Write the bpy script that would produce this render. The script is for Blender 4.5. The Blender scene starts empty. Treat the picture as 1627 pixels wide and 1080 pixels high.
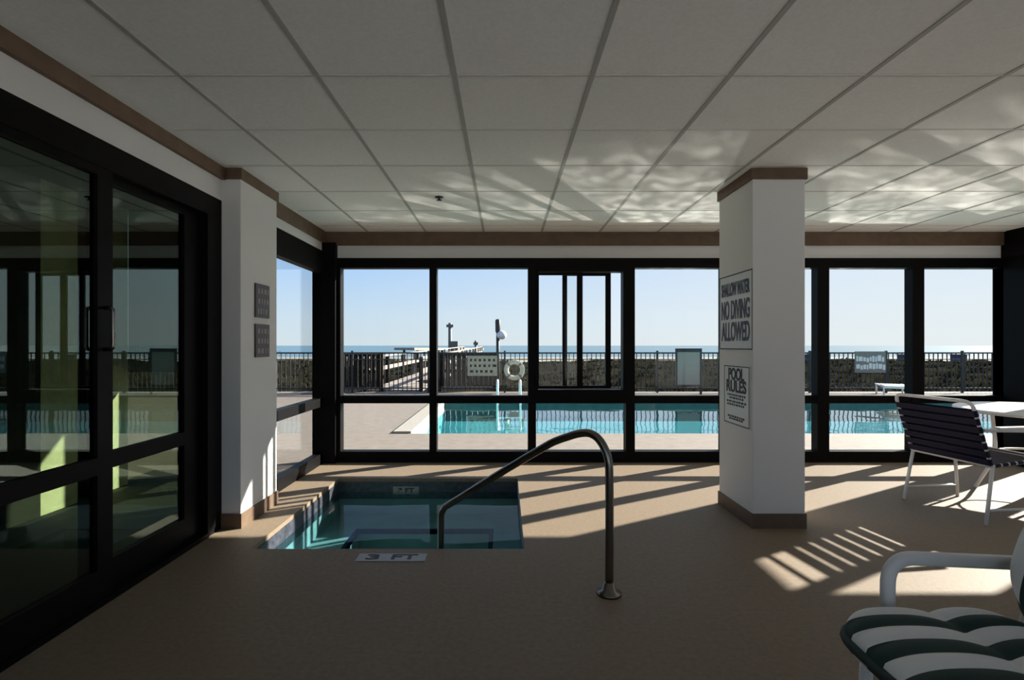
import bpy, bmesh, math, random
from mathutils import Vector, Matrix
C = bpy.context.scene.collection
SC = bpy.context.scene
R = math.radians
random.seed(7)

# ---------------------------------------------------------------- camera
cam = bpy.data.cameras.new('camera'); cob = bpy.data.objects.new('camera', cam); C.objects.link(cob)
cob.location = (0, 0, 1.24); cob.rotation_euler = (R(90), 0, 0)
cam.sensor_width = 36; cam.lens = 19.03
cam.shift_x = 11.5/1627; cam.shift_y = 8.5/1627
cam.clip_end = 6000; cam.clip_start = 0.05
SC.camera = cob

# ---------------------------------------------------------------- sky, sun, exposure
SUN_AZ, SUN_EL = R(59), R(24.4)
w = bpy.data.worlds.new('sky'); SC.world = w; w.use_nodes = True
nt = w.node_tree; nt.nodes.clear()
o_ = nt.nodes.new('ShaderNodeOutputWorld'); bg = nt.nodes.new('ShaderNodeBackground')
tc = nt.nodes.new('ShaderNodeTexCoord'); sx = nt.nodes.new('ShaderNodeSeparateXYZ')
nt.links.new(tc.outputs['Generated'], sx.inputs[0])
rp = nt.nodes.new('ShaderNodeValToRGB'); nt.links.new(sx.outputs['Z'], rp.inputs[0])
el = rp.color_ramp.elements
el[0].position = 0.0; el[0].color = (.66, .76, .81, 1)
el[1].position = 1.0; el[1].color = (.07, .16, .38, 1)
for p, c in ((.055, (.60, .75, .88, 1)), (.15, (.40, .64, .98, 1)), (.40, (.15, .32, .62, 1))):
    e = el.new(p); e.color = c
dt = nt.nodes.new('ShaderNodeVectorMath'); dt.operation = 'DOT_PRODUCT'
nt.links.new(tc.outputs['Generated'], dt.inputs[0])
dt.inputs[1].default_value = (math.sin(SUN_AZ)*math.cos(SUN_EL), math.cos(SUN_AZ)*math.cos(SUN_EL), math.sin(SUN_EL))
mr = nt.nodes.new('ShaderNodeMapRange'); nt.links.new(dt.outputs['Value'], mr.inputs[0])
mr.inputs[1].default_value = .25; mr.inputs[2].default_value = 1.0
mr.inputs[3].default_value = 0; mr.inputs[4].default_value = .65
mxw = nt.nodes.new('ShaderNodeMix'); mxw.data_type = 'RGBA'
nt.links.new(mr.outputs[0], mxw.inputs[0]); nt.links.new(rp.outputs[0], mxw.inputs[6])
mxw.inputs[7].default_value = (1.0, 1.0, .98, 1)
nt.links.new(mxw.outputs[2], bg.inputs[0]); bg.inputs[1].default_value = 1.03
nt.links.new(bg.outputs[0], o_.inputs[0])

sl = bpy.data.lights.new('sun', 'SUN'); sl.energy = 20.0; sl.angle = R(0.6); sl.color = (1, .94, .84)
so = bpy.data.objects.new('sun', sl); C.objects.link(so); so.location = (20, 12, 14)
so.rotation_euler = (R(90)-SUN_EL, 0, -SUN_AZ + math.pi)

# spot lamps added in place of sun mirrored up by the rippled pool
def added_glint_spot(loc, aim, energy, zmin, zmax, sc, low):
    L = bpy.data.lights.new('added_glint_spot', 'SPOT'); L.energy = energy; L.spot_size = R(80); L.spot_blend = .4; L.shadow_soft_size = .03
    L.color = (1, .95, .84); L.use_nodes = True
    g = L.node_tree; em = g.nodes['Emission']
    t = g.nodes.new('ShaderNodeTexCoord'); gm = g.nodes.new('ShaderNodeMapping'); gm.inputs['Scale'].default_value = sc
    gn = g.nodes.new('ShaderNodeTexNoise'); gn.inputs['Scale'].default_value = 1.0; gn.inputs['Detail'].default_value = 3; gn.inputs['Distortion'].default_value = 1.0
    gr = g.nodes.new('ShaderNodeMapRange'); gr.inputs[1].default_value = .46; gr.inputs[2].default_value = .68; gr.inputs[3].default_value = .28; gr.inputs[4].default_value = 2.4
    sx_ = g.nodes.new('ShaderNodeSeparateXYZ'); mk = g.nodes.new('ShaderNodeMapRange'); mk.inputs[1].default_value = zmin; mk.inputs[2].default_value = zmax
    mk.inputs[3].default_value = low
    ge = g.nodes.new('ShaderNodeNewGeometry'); vt = g.nodes.new('ShaderNodeVectorMath'); vt.operation = 'ABSOLUTE'
    g.links.new(ge.outputs['Incoming'], vt.inputs[0]); g.links.new(vt.outputs[0], sx_.inputs[0])
    mu = g.nodes.new('ShaderNodeMath'); mu.operation = 'MULTIPLY'
    g.links.new(ge.outputs['Incoming'], gm.inputs[0]); g.links.new(gm.outputs[0], gn.inputs['Vector']); g.links.new(gn.outputs['Fac'], gr.inputs[0])
    g.links.new(sx_.outputs['Z'], mk.inputs[0]); g.links.new(mk.outputs[0], mu.inputs[0]); g.links.new(gr.outputs[0], mu.inputs[1])
    g.links.new(mu.outputs[0], em.inputs['Strength'])
    o = bpy.data.objects.new('added_glint_spot', L); C.objects.link(o); o.location = loc
    o.rotation_euler = (Vector(aim)-o.location).to_track_quat('-Z', 'Y').to_euler()
added_glint_spot((9.9, 7.8, .0), (3.2, 4.4, 2.44), 1900, .255, .275, (60, 60, 130), 0.0)
added_glint_spot((4.8, 8.0, .0), (.6, 5.1, 2.44), 400, .45, .49, (40, 40, 90), 0.0)
added_glint_spot((2.7, 8.2, .0), (-1.3, 5.1, 2.44), 420, .405, .43, (36, 36, 80), 0.0)

vs = SC.view_settings
vs.view_transform = 'Standard'; vs.look = 'None'; vs.gamma = 1; vs.use_curve_mapping = False
vs.exposure = 0.0
cy = SC.cycles
cy.max_bounces = 14; cy.diffuse_bounces = 5; cy.glossy_bounces = 5; cy.transparent_max_bounces = 24
cy.sample_clamp_indirect = 6; cy.blur_glossy = 0.3
cy.use_denoising = True

# ---------------------------------------------------------------- materials
def mat(name, col, rough=.6, metal=0.0, spec=.5, noise=0.0, nscale=20, bump=0.0, bscale=80, col2=None):
    m = bpy.data.materials.new(name); m.use_nodes = True
    n = m.node_tree; b = n.nodes['Principled BSDF']
    b.inputs['Roughness'].default_value = rough; b.inputs['Metallic'].default_value = metal
    b.inputs['Specular IOR Level'].default_value = spec
    b.inputs['Base Color'].default_value = (*col, 1)
    tcn = n.nodes.new('ShaderNodeTexCoord')
    if noise or col2:
        t = n.nodes.new('ShaderNodeTexNoise'); t.inputs['Scale'].default_value = nscale; t.inputs['Detail'].default_value = 5
        n.links.new(tcn.outputs['Object'], t.inputs['Vector'])
        r = n.nodes.new('ShaderNodeValToRGB'); n.links.new(t.outputs['Fac'], r.inputs[0])
        r.color_ramp.elements[0].position = .35; r.color_ramp.elements[1].position = .65
        c2 = col2 if col2 else tuple(min(1, c*(1+noise)) for c in col)
        c1 = col if col2 else tuple(c*(1-noise) for c in col)
        r.color_ramp.elements[0].color = (*c1, 1); r.color_ramp.elements[1].color = (*c2, 1)
        n.links.new(r.outputs[0], b.inputs['Base Color'])
    if bump:
        t = n.nodes.new('ShaderNodeTexNoise'); t.inputs['Scale'].default_value = bscale; t.inputs['Detail'].default_value = 4
        n.links.new(tcn.outputs['Object'], t.inputs['Vector'])
        bn = n.nodes.new('ShaderNodeBump'); bn.inputs['Strength'].default_value = bump; bn.inputs['Distance'].default_value = .01
        n.links.new(t.outputs['Fac'], bn.inputs['Height']); n.links.new(bn.outputs[0], b.inputs['Normal'])
    return m

def glassy(name, tint, f0, rough=0.0, bump=None, power=5.0, gcol=(1, 1, 1)):
    """clear sheet or water surface: tinted transmission plus angle dependent mirror reflection, same from both sides"""
    m = bpy.data.materials.new(name); m.use_nodes = True
    n = m.node_tree; n.nodes.clear()
    out = n.nodes.new('ShaderNodeOutputMaterial')
    tr = n.nodes.new('ShaderNodeBsdfTransparent'); tr.inputs[0].default_value = (*tint, 1)
    gl = n.nodes.new('ShaderNodeBsdfGlossy'); gl.inputs['Roughness'].default_value = rough
    gl.inputs['Color'].default_value = (*gcol, 1)
    ge = n.nodes.new('ShaderNodeNewGeometry')
    d = n.nodes.new('ShaderNodeVectorMath'); d.operation = 'DOT_PRODUCT'
    n.links.new(ge.outputs['Incoming'], d.inputs[0]); n.links.new(ge.outputs['Normal'], d.inputs[1])
    def mth(op, a, b=None, clamp=False):
        k = n.nodes.new('ShaderNodeMath'); k.operation = op; k.use_clamp = clamp
        for i, v in enumerate((a, b)):
            if v is None: continue
            if isinstance(v, (int, float)): k.inputs[i].default_value = v
            else: n.links.new(v, k.inputs[i])
        return k.outputs[0]
    a = mth('ABSOLUTE', d.outputs['Value'])
    s = mth('SUBTRACT', 1.0, a, True)
    p = mth('POWER', s, power)
    f = mth('ADD', mth('MULTIPLY', p, 1-f0), f0, True)
    mx = n.nodes.new('ShaderNodeMixShader')
    n.links.new(f, mx.inputs[0]); n.links.new(tr.outputs[0], mx.inputs[1]); n.links.new(gl.outputs[0], mx.inputs[2])
    n.links.new(mx.outputs[0], out.inputs[0])
    if bump:
        tcn = n.nodes.new('ShaderNodeTexCoord'); mp = n.nodes.new('ShaderNodeMapping')
        mp.inputs['Scale'].default_value = bump[2]
        n.links.new(tcn.outputs['Object'], mp.inputs[0])
        t = n.nodes.new('ShaderNodeTexNoise'); t.inputs['Scale'].default_value = bump[0]; t.inputs['Detail'].default_value = 2
        n.links.new(mp.outputs[0], t.inputs['Vector'])
        bn = n.nodes.new('ShaderNodeBump'); bn.inputs['Strength'].default_value = 1; bn.inputs['Distance'].default_value = bump[1]
        n.links.new(t.outputs['Fac'], bn.inputs['Height']); n.links.new(bn.outputs[0], gl.inputs['Normal'])
    return m

def striped(name, ca, cb, axis, pitch, phase=0.0, rough=.8):
    m = mat(name, ca, rough)
    n = m.node_tree; b = n.nodes['Principled BSDF']
    tcn = n.nodes.new('ShaderNodeTexCoord'); s = n.nodes.new('ShaderNodeSeparateXYZ')
    n.links.new(tcn.outputs['Object'], s.inputs[0])
    ad = n.nodes.new('ShaderNodeMath'); ad.operation = 'ADD'; n.links.new(s.outputs[axis], ad.inputs[0]); ad.inputs[1].default_value = phase
    mo = n.nodes.new('ShaderNodeMath'); mo.operation = 'FLOORED_MODULO'; n.links.new(ad.outputs[0], mo.inputs[0]); mo.inputs[1].default_value = pitch
    gt = n.nodes.new('ShaderNodeMath'); gt.operation = 'GREATER_THAN'; n.links.new(mo.outputs[0], gt.inputs[0]); gt.inputs[1].default_value = pitch/2
    mx = n.nodes.new('ShaderNodeMix'); mx.data_type = 'RGBA'; n.links.new(gt.outputs[0], mx.inputs[0])
    mx.inputs[6].default_value = (*ca, 1); mx.inputs[7].default_value = (*cb, 1)
    n.links.new(mx.outputs[2], b.inputs['Base Color'])
    return m

M = {}
M['floor'] = mat('tan_floor_coating', (.213, .162, .112), .6, noise=.08, nscale=40, bump=.12, bscale=160, spec=.2)
M['ceil'] = mat('ceiling_tile', (.88, .865, .845), .9, noise=.03, nscale=60, bump=.1, bscale=200)
M['grid'] = mat('ceiling_grid_metal', (.42, .41, .39), .7)
M['white'] = mat('white_wall_paint', (.66, .65, .64), .8, bump=.1, bscale=90)
M['brown'] = mat('brown_trim_paint', (.115, .07, .04), .6, noise=.15, nscale=12)
M['black'] = mat('black_aluminium', (.0035, .003, .0032), .5, noise=.1, spec=.08)
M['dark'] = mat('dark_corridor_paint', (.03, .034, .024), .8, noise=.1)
M['cream'] = mat('cream_stucco', (.80, .82, .55), .85, noise=.08, nscale=15, bump=.3)
M['glass'] = glassy('clear_glass', (.97, .98, .98), .007)
M['dglass'] = glassy('tinted_glass', (.42, .47, .38), .08, gcol=(.82, 1, .97))
M['pwater'] = glassy('pool_water', (.55, .93, .93), .02, .02, (2.2, .005, (1, 1, 1)))
M['swater'] = glassy('spa_water', (.50, .74, .76), .012, .01, (2.0, .0015, (1, 1, 1)), power=6.5, gcol=(.6, .6, .6))
M['plaster'] = mat('pool_plaster', (.48, .68, .70), .7, noise=.05, nscale=4)
M['splaster'] = mat('spa_plaster', (.26, .34, .345), .6, noise=.08, nscale=6)
M['tile'] = mat('navy_tile', (.003, .010, .045), .5, noise=.2, nscale=30, spec=.1)
M['wtile'] = mat('white_tile', (.30, .28, .27), .4, noise=.05)
M['coping'] = mat('pale_coping', (.30, .28, .24), .7, noise=.08)
M['deck'] = mat('concrete_deck', (.175, .147, .122), .8, noise=.10, nscale=8, bump=.2)
M['steel'] = mat('stainless_steel', (.20, .185, .165), .25, metal=1.0, noise=.05)
M['wmetal'] = mat('white_powder_coat', (.74, .73, .72), .35, noise=.03)
M['navy'] = mat('navy_vinyl', (.004, .006, .03), .5, noise=.1, spec=.25)
M['stripe'] = striped('striped_fabric', (.76, .77, .76), (.006, .035, .028), 1, .132, .0)
M['green'] = mat('dark_green_piping', (.006, .028, .022), .7, noise=.1)
M['wplast'] = mat('white_table_plastic', (.80, .80, .79), .35, noise=.02)
M['sign'] = mat('white_sign_board', (.62, .64, .63), .5, noise=.02)
M['ink'] = mat('black_sign_ink', (.02, .02, .022), .6, noise=.1)
M['blueink'] = mat('blue_grey_sign_ink', (.07, .085, .125), .6, noise=.1)
M['redbrown'] = mat('dark_brown_plaque', (.06, .04, .036), .5, noise=.1)
M['plink'] = mat('pale_plaque_ink', (.24, .21, .20), .6)
M['fence'] = mat('black_fence_paint', (.014, .015, .016), .5, noise=.1)
M['wood'] = mat('weathered_boardwalk_wood', (.25, .21, .18), .8, noise=.2, nscale=9)
M['darkwood'] = mat('dark_stained_wood', (.022, .017, .013), .8, noise=.3, nscale=9, spec=.05)
M['tan'] = mat('tan_board', (.42, .38, .27), .8, noise=.15)
M['gboard'] = mat('grey_board', (.27, .255, .22), .6, noise=.04)
M['ring'] = mat('cream_foam', (.62, .60, .44), .6, noise=.05)
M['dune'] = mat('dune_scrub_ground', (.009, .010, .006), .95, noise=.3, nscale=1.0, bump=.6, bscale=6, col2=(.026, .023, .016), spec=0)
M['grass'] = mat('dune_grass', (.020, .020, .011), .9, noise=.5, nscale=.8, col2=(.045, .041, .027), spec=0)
M['sand'] = mat('beach_sand', (.22, .20, .16), .9, noise=.1, nscale=.3)
M['sea'] = mat('sea_water', (.06, .13, .17), .35, noise=.12, nscale=.02, bump=.5, bscale=.6)
M['greyp'] = mat('grey_painted_metal', (.17, .165, .15), .6, noise=.1)
M['blue'] = mat('dark_blue_canvas', (.05, .07, .16), .7, noise=.1)
M['globe'] = mat('white_lamp_globe', (.85, .86, .85), .3, noise=.02)
M['vent'] = mat('dark_bronze', (.05, .04, .035), .4, metal=.7)

# ---------------------------------------------------------------- mesh helpers
class MB:
    def __init__(s): s.bm = bmesh.new()
    def box(s, x0, x1, y0, y1, z0, z1, bev=0.0):
        t = bmesh.new()
        bmesh.ops.create_cube(t, size=1)
        for v in t.verts:
            v.co = Vector(((x0+x1)/2 + v.co.x*(x1-x0), (y0+y1)/2 + v.co.y*(y1-y0), (z0+z1)/2 + v.co.z*(z1-z0)))
        if bev: bmesh.ops.bevel(t, geom=t.edges[:], offset=bev, segments=2, affect='EDGES', profile=.6)
        s._add(t); return s
    def _add(s, t):
        me = bpy.data.meshes.new('tmp'); t.to_mesh(me); t.free(); s.bm.from_mesh(me); bpy.data.meshes.remove(me)
    def tube(s, pts, r, seg=12, closed=False, flat=None, cap=True):
        pts = [Vector(p) for p in pts]; n = len(pts); rings = []
        up = None
        for i, p in enumerate(pts):
            if closed: d = (pts[(i+1) % n]-pts[i-1]).normalized()
            else: d = (pts[min(i+1, n-1)]-pts[max(i-1, 0)]).normalized()
            if up is None:
                a = Vector((0, 0, 1)) if abs(d.z) < .9 else Vector((0, 1, 0))
            else: a = up
            u = d.cross(a)
            if u.length < 1e-5: u = d.cross(Vector((1, 0, 0)))
            u.normalize(); v = u.cross(d).normalized(); up = v
            rr = r[i] if isinstance(r, (list, tuple)) else r
            fx, fz = flat if flat else (1, 1)
            rings.append([s.bm.verts.new(p + u*math.cos(2*math.pi*k/seg)*rr*fx + v*math.sin(2*math.pi*k/seg)*rr*fz) for k in range(seg)])
        m = n if closed else n-1
        for i in range(m):
            A, B = rings[i], rings[(i+1) % n]
            for k in range(seg): s.bm.faces.new((A[k], A[(k+1) % seg], B[(k+1) % seg], B[k]))
        if not closed and cap:
            s.bm.faces.new(rings[0][::-1]); s.bm.faces.new(rings[-1])
        return s
    def lathe(s, prof, c=(0, 0, 0), seg=24):
        rings = []
        for r, z in prof:
            rings.append([s.bm.verts.new((c[0]+r*math.cos(2*math.pi*k/seg), c[1]+r*math.sin(2*math.pi*k/seg), c[2]+z)) for k in range(seg)])
        for i in range(len(rings)-1):
            A, B = rings[i], rings[i+1]
            for k in range(seg): s.bm.faces.new((A[k], A[(k+1) % seg], B[(k+1) % seg], B[k]))
        s.bm.faces.new(rings[0][::-1]); s.bm.faces.new(rings[-1]); return s
    def build(s, name, m, parent=None, loc=None, smooth=False, label=None):
        bmesh.ops.recalc_face_normals(s.bm, faces=s.bm.faces[:])
        me = bpy.data.meshes.new(name)
        if smooth:
            for f in s.bm.faces: f.smooth = True
        s.bm.to_mesh(me); s.bm.free()
        o = bpy.data.objects.new(name, me); C.objects.link(o)
        me.materials.append(m)
        if parent: o.parent = parent
        if loc: o.location = loc
        if label: o['label'] = label
        return o
def grid_sheet(x0, x1, y0, y1, nx, ny, fz):
    b = MB(); vs_ = [[b.bm.verts.new((x0+(x1-x0)*i/nx, y0+(y1-y0)*j/ny, fz(x0+(x1-x0)*i/nx, y0+(y1-y0)*j/ny))) for i in range(nx+1)] for j in range(ny+1)]
    for j in range(ny):
        for i in range(nx): b.bm.faces.new((vs_[j][i], vs_[j][i+1], vs_[j+1][i+1], vs_[j+1][i]))
    return b
def fillet(pts, r, n=6):
    """round the inner corners of a polyline"""
    P = [Vector(p) for p in pts]; out = [P[0]]
    for i in range(1, len(P)-1):
        a, b, c = P[i-1], P[i], P[i+1]
        rr = r[i] if isinstance(r, dict) and i in r else (r if not isinstance(r, dict) else .03)
        d1 = (a-b); d2 = (c-b); k = min(rr, d1.length*.49, d2.length*.49)
        p0 = b+d1.normalized()*k; p2 = b+d2.normalized()*k
        for j in range(n+1):
            t = j/n; out.append(p0*(1-t)**2 + b*2*t*(1-t) + p2*t*t)
    out.append(P[-1]); return out
def tag(o, label=None, cat=None, group=None, kind=None):
    if label: o['label'] = label
    if cat: o['category'] = cat
    if group: o['group'] = group
    if kind: o['kind'] = kind
    return o
def thing(name, label, cat, loc=(0, 0, 0), rz=0, group=None):
    o = bpy.data.objects.new(name, None); C.objects.link(o); o.empty_display_size = .1
    o.location = loc; o.rotation_euler = (0, 0, rz); return tag(o, label, cat, group)
def struct_root(name, label=None, cat=None):
    o = bpy.data.objects.new(name, None); C.objects.link(o); o.empty_display_size = .1
    return tag(o, label, cat, kind='structure')
def struct(name, mb, m, label, cat):
    return tag(mb.build(name, m), label, cat, kind='structure')
def copy_tree(o, parent=None):
    c = o.copy(); C.objects.link(c); c.parent = parent
    for ch in list(o.children): copy_tree(ch, c)
    return c
def text_mesh(txt, size, m, name, parent, mtx, bold=0.0, width=None, ext=.0015):
    cu = bpy.data.curves.new('tmp_text', 'FONT'); cu.body = txt; cu.size = size; cu.align_x = 'CENTER'; cu.align_y = 'CENTER'
    cu.extrude = ext; cu.offset = bold
    ob = bpy.data.objects.new('tmp_text', cu); C.objects.link(ob)
    dg = bpy.context.evaluated_depsgraph_get(); dg.update()
    me = bpy.data.meshes.new_from_object(ob.evaluated_get(dg))
    bpy.data.objects.remove(ob); bpy.data.curves.remove(cu)
    if width:
        xs = [v.co.x for v in me.vertices]; k = width/(max(xs)-min(xs)); cx = (max(xs)+min(xs))/2
        for v in me.vertices: v.co.x = (v.co.x-cx)*k
    me.transform(mtx); me.materials.clear(); me.materials.append(m); me.name = name
    o = bpy.data.objects.new(name, me); C.objects.link(o); o.parent = parent
    return o

# ---------------------------------------------------------------- room shell
XL, YB, H = -1.92, 5.78, 2.44
XJ, YJ, XR, YR = 5.28, 4.98, 8.6, -2.2
# spa opening
SX0, SX1, SY0, SY1 = -1.55, .12, 3.30, 5.05
b = MB()
b.box(XL-.06, XR, YR, SY0, -.15, 0); b.box(XL-.06, SX0, SY0, SY1, -.15, 0)
b.box(SX1, XR, SY0, YJ, -.15, 0); b.box(SX1, XJ+.06, YJ, SY1, -.15, 0); b.box(XL-.06, XJ+.06, SY1, YB+.06, -.15, 0)
struct('floor', b, M['floor'], 'tan coated concrete floor of the indoor spa room', 'floor')
b = MB(); b.box(XL-.06, XR, YR, YJ, H, H+.1); b.box(XL-.06, XJ+.06, YJ, YB+.06, H, H+.1)
ceil = struct('ceiling', b, M['ceil'], 'suspended ceiling of square off white tiles', 'ceiling')
b = MB(); x = -.2225 - .6115*2
while x < XR-.1:
    b.box(x-.011, x+.011, YR, YB-.08 if x < XJ else YJ-.08, H-.004, H+.002); x += .6115
b.build('tile_grid', M['grid'], ceil)
b = MB(); y = 2.405 - .605*7
while y < YB-.1:
    b.box(XL+.08, XJ if y > YJ else XR, y-.007, y+.007, H-.003, H+.002); y += .605
b.build('cross_grid', mat('ceiling_cross_grid_metal', (.62, .60, .57), .7), ceil)

# left wall above the sliding door, with brown cornice
b = MB(); b.box(XL-.12, XL, YR, 3.67, 2.22, H); b.box(XL-.12, XL, YR, .35, 0, 2.22)
struct('wall_left', b, M['white'], 'white painted wall band above the black sliding glass door', 'wall')
b = MB(); b.box(XL-.1, XL, 4.20, YB-.1, 2.23, H)
struct('wall_left_end', b, M['white'], 'short white wall band above the side window beyond the left column', 'wall')
b = MB(); b.box(XL, XL+.03, YR, 3.67, 2.36, H); b.box(XL, XL+.03, 4.25, YB-.02, 2.32, H)
struct('trim_1', b, M['brown'], 'brown cornice strip along the top of the left wall', 'trim')
b = MB(); b.box(XL-.1, XJ+.1, YB-.02, YB+.08, 2.165, H)
struct('wall_back', b, M['white'], 'white wall band above the row of ocean facing windows', 'wall')
b = MB(); b.box(XL, XJ, YB-.06, YB-.02, 2.30, H)
struct('trim_2', b, M['brown'], 'brown cornice strip above the row of ocean facing windows', 'trim')
b = MB(); b.box(XR, XR+.12, YR, YJ+.1, 0, H)
struct('wall_right', b, M['white'], 'white wall at the right end of the room', 'wall')
b = MB(); b.box(XL-.12, -1.6, YR-.12, YR, 0, H); b.box(7.7, XR+.12, YR-.12, YR, 0, H); b.box(-1.6, 7.7, YR-.12, YR, 0, .06); b.box(-1.6, 7.7, YR-.12, YR, 2.2, H)
struct('wall_rear', b, M['white'], 'white wall behind the viewer', 'wall')
b = MB(); b.box(XJ, XR, YJ-.02, YJ+.08, 2.165, H); b.box(XJ-.02, XJ+.08, YJ+.08, YB-.1, 2.165, H)
struct('wall_jog', b, M['black'], 'black band above the stepped windows at the right', 'wall')

rw = struct_root('window_13', 'added wide window behind the viewer, letting daylight onto the ceiling', 'window')  # added opening, lets daylight from behind brighten the ceiling
b = MB(); b.box(-1.6, 7.7, YR-.1, YR-.02, .06, .10); b.box(-1.6, 7.7, YR-.1, YR-.02, 2.15, 2.2)
for k in range(7): b.box(-1.6+1.54*k, -1.56+1.54*k, YR-.1, YR-.02, .10, 2.15)
b.build('frame', M['black'], rw)
for k in range(6): MB().box(-1.56+1.54*k, -.06+1.54*k, YR-.064, YR-.056, .10, 2.15).build('pane', M['glass'], rw)

# columns
def column(name, x0, x1, y0, y1, label):
    b = MB(); b.box(x0, x1, y0, y1, 0, H, .006)
    o = struct(name, b, M['white'], label, 'column')
    b = MB(); b.box(x0-.008, x1+.008, y0-.008, y1+.008, 0, .10); b.build('baseboard', M['brown'], o)
    b = MB(); b.box(x0-.012, x1+.012, y0-.012, y1+.012, 2.365, H-.001); b.build('cornice', M['brown'], o)
    return o
colL = column('column_left', XL-.14, -1.79, 3.67, 4.25, 'white square column with two dark plaques beside the sliding glass door')
colR = column('column_right', 1.68, 2.036, 3.67, 4.24, 'free standing white square column with two white signs')

# ---------------------------------------------------------------- windows
FY0, FY1 = YB-.05, YB+.07
def pane(root, x0, x1, z0, z1, y=YB+.01, name='pane'):
    MB().box(x0, x1, y-.004, y+.004, z0, z1).build(name, M['glass'], root)
mull = [-1.87, -.76, .289, 1.33, 2.352, 3.374, 4.38, 5.26]
hw = [.0, .038, .042, .048, .045, .062, .062, .0]
Z0, Z1, Z2, Z3 = .115, .625, .705, 2.06
for i in range(7):
    a, c = mull[i], mull[i+1]
    if i == 0: a = -1.78+.04
    if i == 6: c = XJ
    root = struct_root('window_%d' % (i+1), 'black framed ocean facing window, bay %s of the back wall' % ('first second third fourth fifth sixth seventh'.split()[i]), 'window')
    xl, xr = a+hw[i], c-hw[i+1]
    if i == 0: a = -1.80
    b = MB()
    b.box(a, c, FY0, FY1, 0, Z0); b.box(a, c, FY0, FY1, Z3, 2.165)
    b.box(a, xl, FY0, FY1, Z0, Z3); b.box(xr, c, FY0, FY1, Z0, Z3)
    b.box(xl, xr, FY0+.01, FY1-.01, Z1, Z2)
    b.build('frame', M['black'], root)
    pane(root, xl, xr, Z0, Z1)
    if i != 2: pane(root, xl, xr, Z2, Z3)
    else:
        b = MB(); b.box(xl, xr, FY0-.01, FY1, Z2-.01, .77); b.box(xl, xr, FY0-.01, FY1, 2.02, Z3)
        b.box(xl, xl+.02, FY0-.01, FY1, .77, 2.02); b.box(xr-.03, xr, FY0-.01, FY1, .77, 2.02)
        b.build('slider_track', M['black'], root)
        def X(px): return (px-802)*YB/860
        def sash(x0, x1, y, s0, s1):
            q = MB(); q.box(x0, x0+s0, y-.014, y+.014, .78, 2.015); q.box(x1-s1, x1, y-.014, y+.014, .78, 2.015)
            q.box(x0+s0, x1-s1, y-.014, y+.014, .78, .81); q.box(x0+s0, x1-s1, y-.014, y+.014, 1.985, 2.015)
            o = q.build('sash', M['black'], root)
            pane(o, x0+s0, x1-s1, .81, 1.985, y)
        sash(X(853), X(925), YB-.025, .02, .06); sash(X(894), X(971), YB+.03, .05, .055)
# corner posts
b = MB(); b.box(-2.02, -1.78, YB-.10, YB+.08, 0, H-.12)
struct('window_post_left', b, M['black'], 'black corner post where the side window meets the ocean windows', 'post')
b = MB(); b.box(XJ, XJ+.10, YB-.30, YB+.08, 0, H)
struct('window_post_right', b, M['black'], 'wide black corner post at the right end of the ocean windows', 'post')
# left side window beyond column
r8 = struct_root('window_8', 'black framed side window between the left column and the corner post', 'window')
b = MB(); fx0, fx1 = XL-.07, XL+.01
b.box(fx0, fx1, 4.2, YB-.1, 0, .11); b.box(fx0, fx1, 4.2, YB-.1, 2.0, 2.23); b.box(fx0, fx1, 4.2, YB-.1, .60, .69)
b.box(fx0, fx1, 4.2, 4.30, .11, 2.0)
b.build('frame', M['black'], r8)
for z0, z1 in ((.11, .60), (.69, 2.0)):
    MB().box(XL-.034, XL-.026, 4.30, YB-.1, z0, z1).build('pane', M['glass'], r8)
# stepped windows right of the frame
r9 = struct_root('window_9', 'black framed window in the step of the glass wall at the right', 'window')
b = MB(); b.box(XJ, XJ+.08, YJ-.04, YB-.30, 0, .115); b.box(XJ, XJ+.08, YJ-.04, YB-.30, Z3, 2.165)
b.box(XJ, XJ+.08, YJ-.04, YJ+.06, .115, Z3)
b.build('frame', M['black'], r9)
MB().box(XJ+.036, XJ+.044, YJ+.06, YB-.30, .115, Z3).build('pane', M['glass'], r9)
for k, (a, c) in enumerate(((XJ+.08, 6.4), (6.4, 7.5), (7.5, XR))):
    rr = struct_root('window_%d' % (10+k), 'black framed window right of the step in the glass wall, pane %s from the corner' % ('one', 'two', 'three')[k], 'window')
    b = MB(); b.box(a, c, YJ-.05, YJ+.07, 0, .115); b.box(a, c, YJ-.05, YJ+.07, Z3, 2.165); b.box(a, c, YJ-.04, YJ+.06, .625, .705)
    b.box(c-.05, c, YJ-.05, YJ+.07, .115, Z3); b.build('frame', M['black'], rr)
    MB().box(a, c-.05, YJ+.006, YJ+.014, .115, .625).build('pane', M['glass'], rr)
    MB().box(a, c-.05, YJ+.006, YJ+.014, .705, Z3).build('pane', M['glass'], rr)

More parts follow.
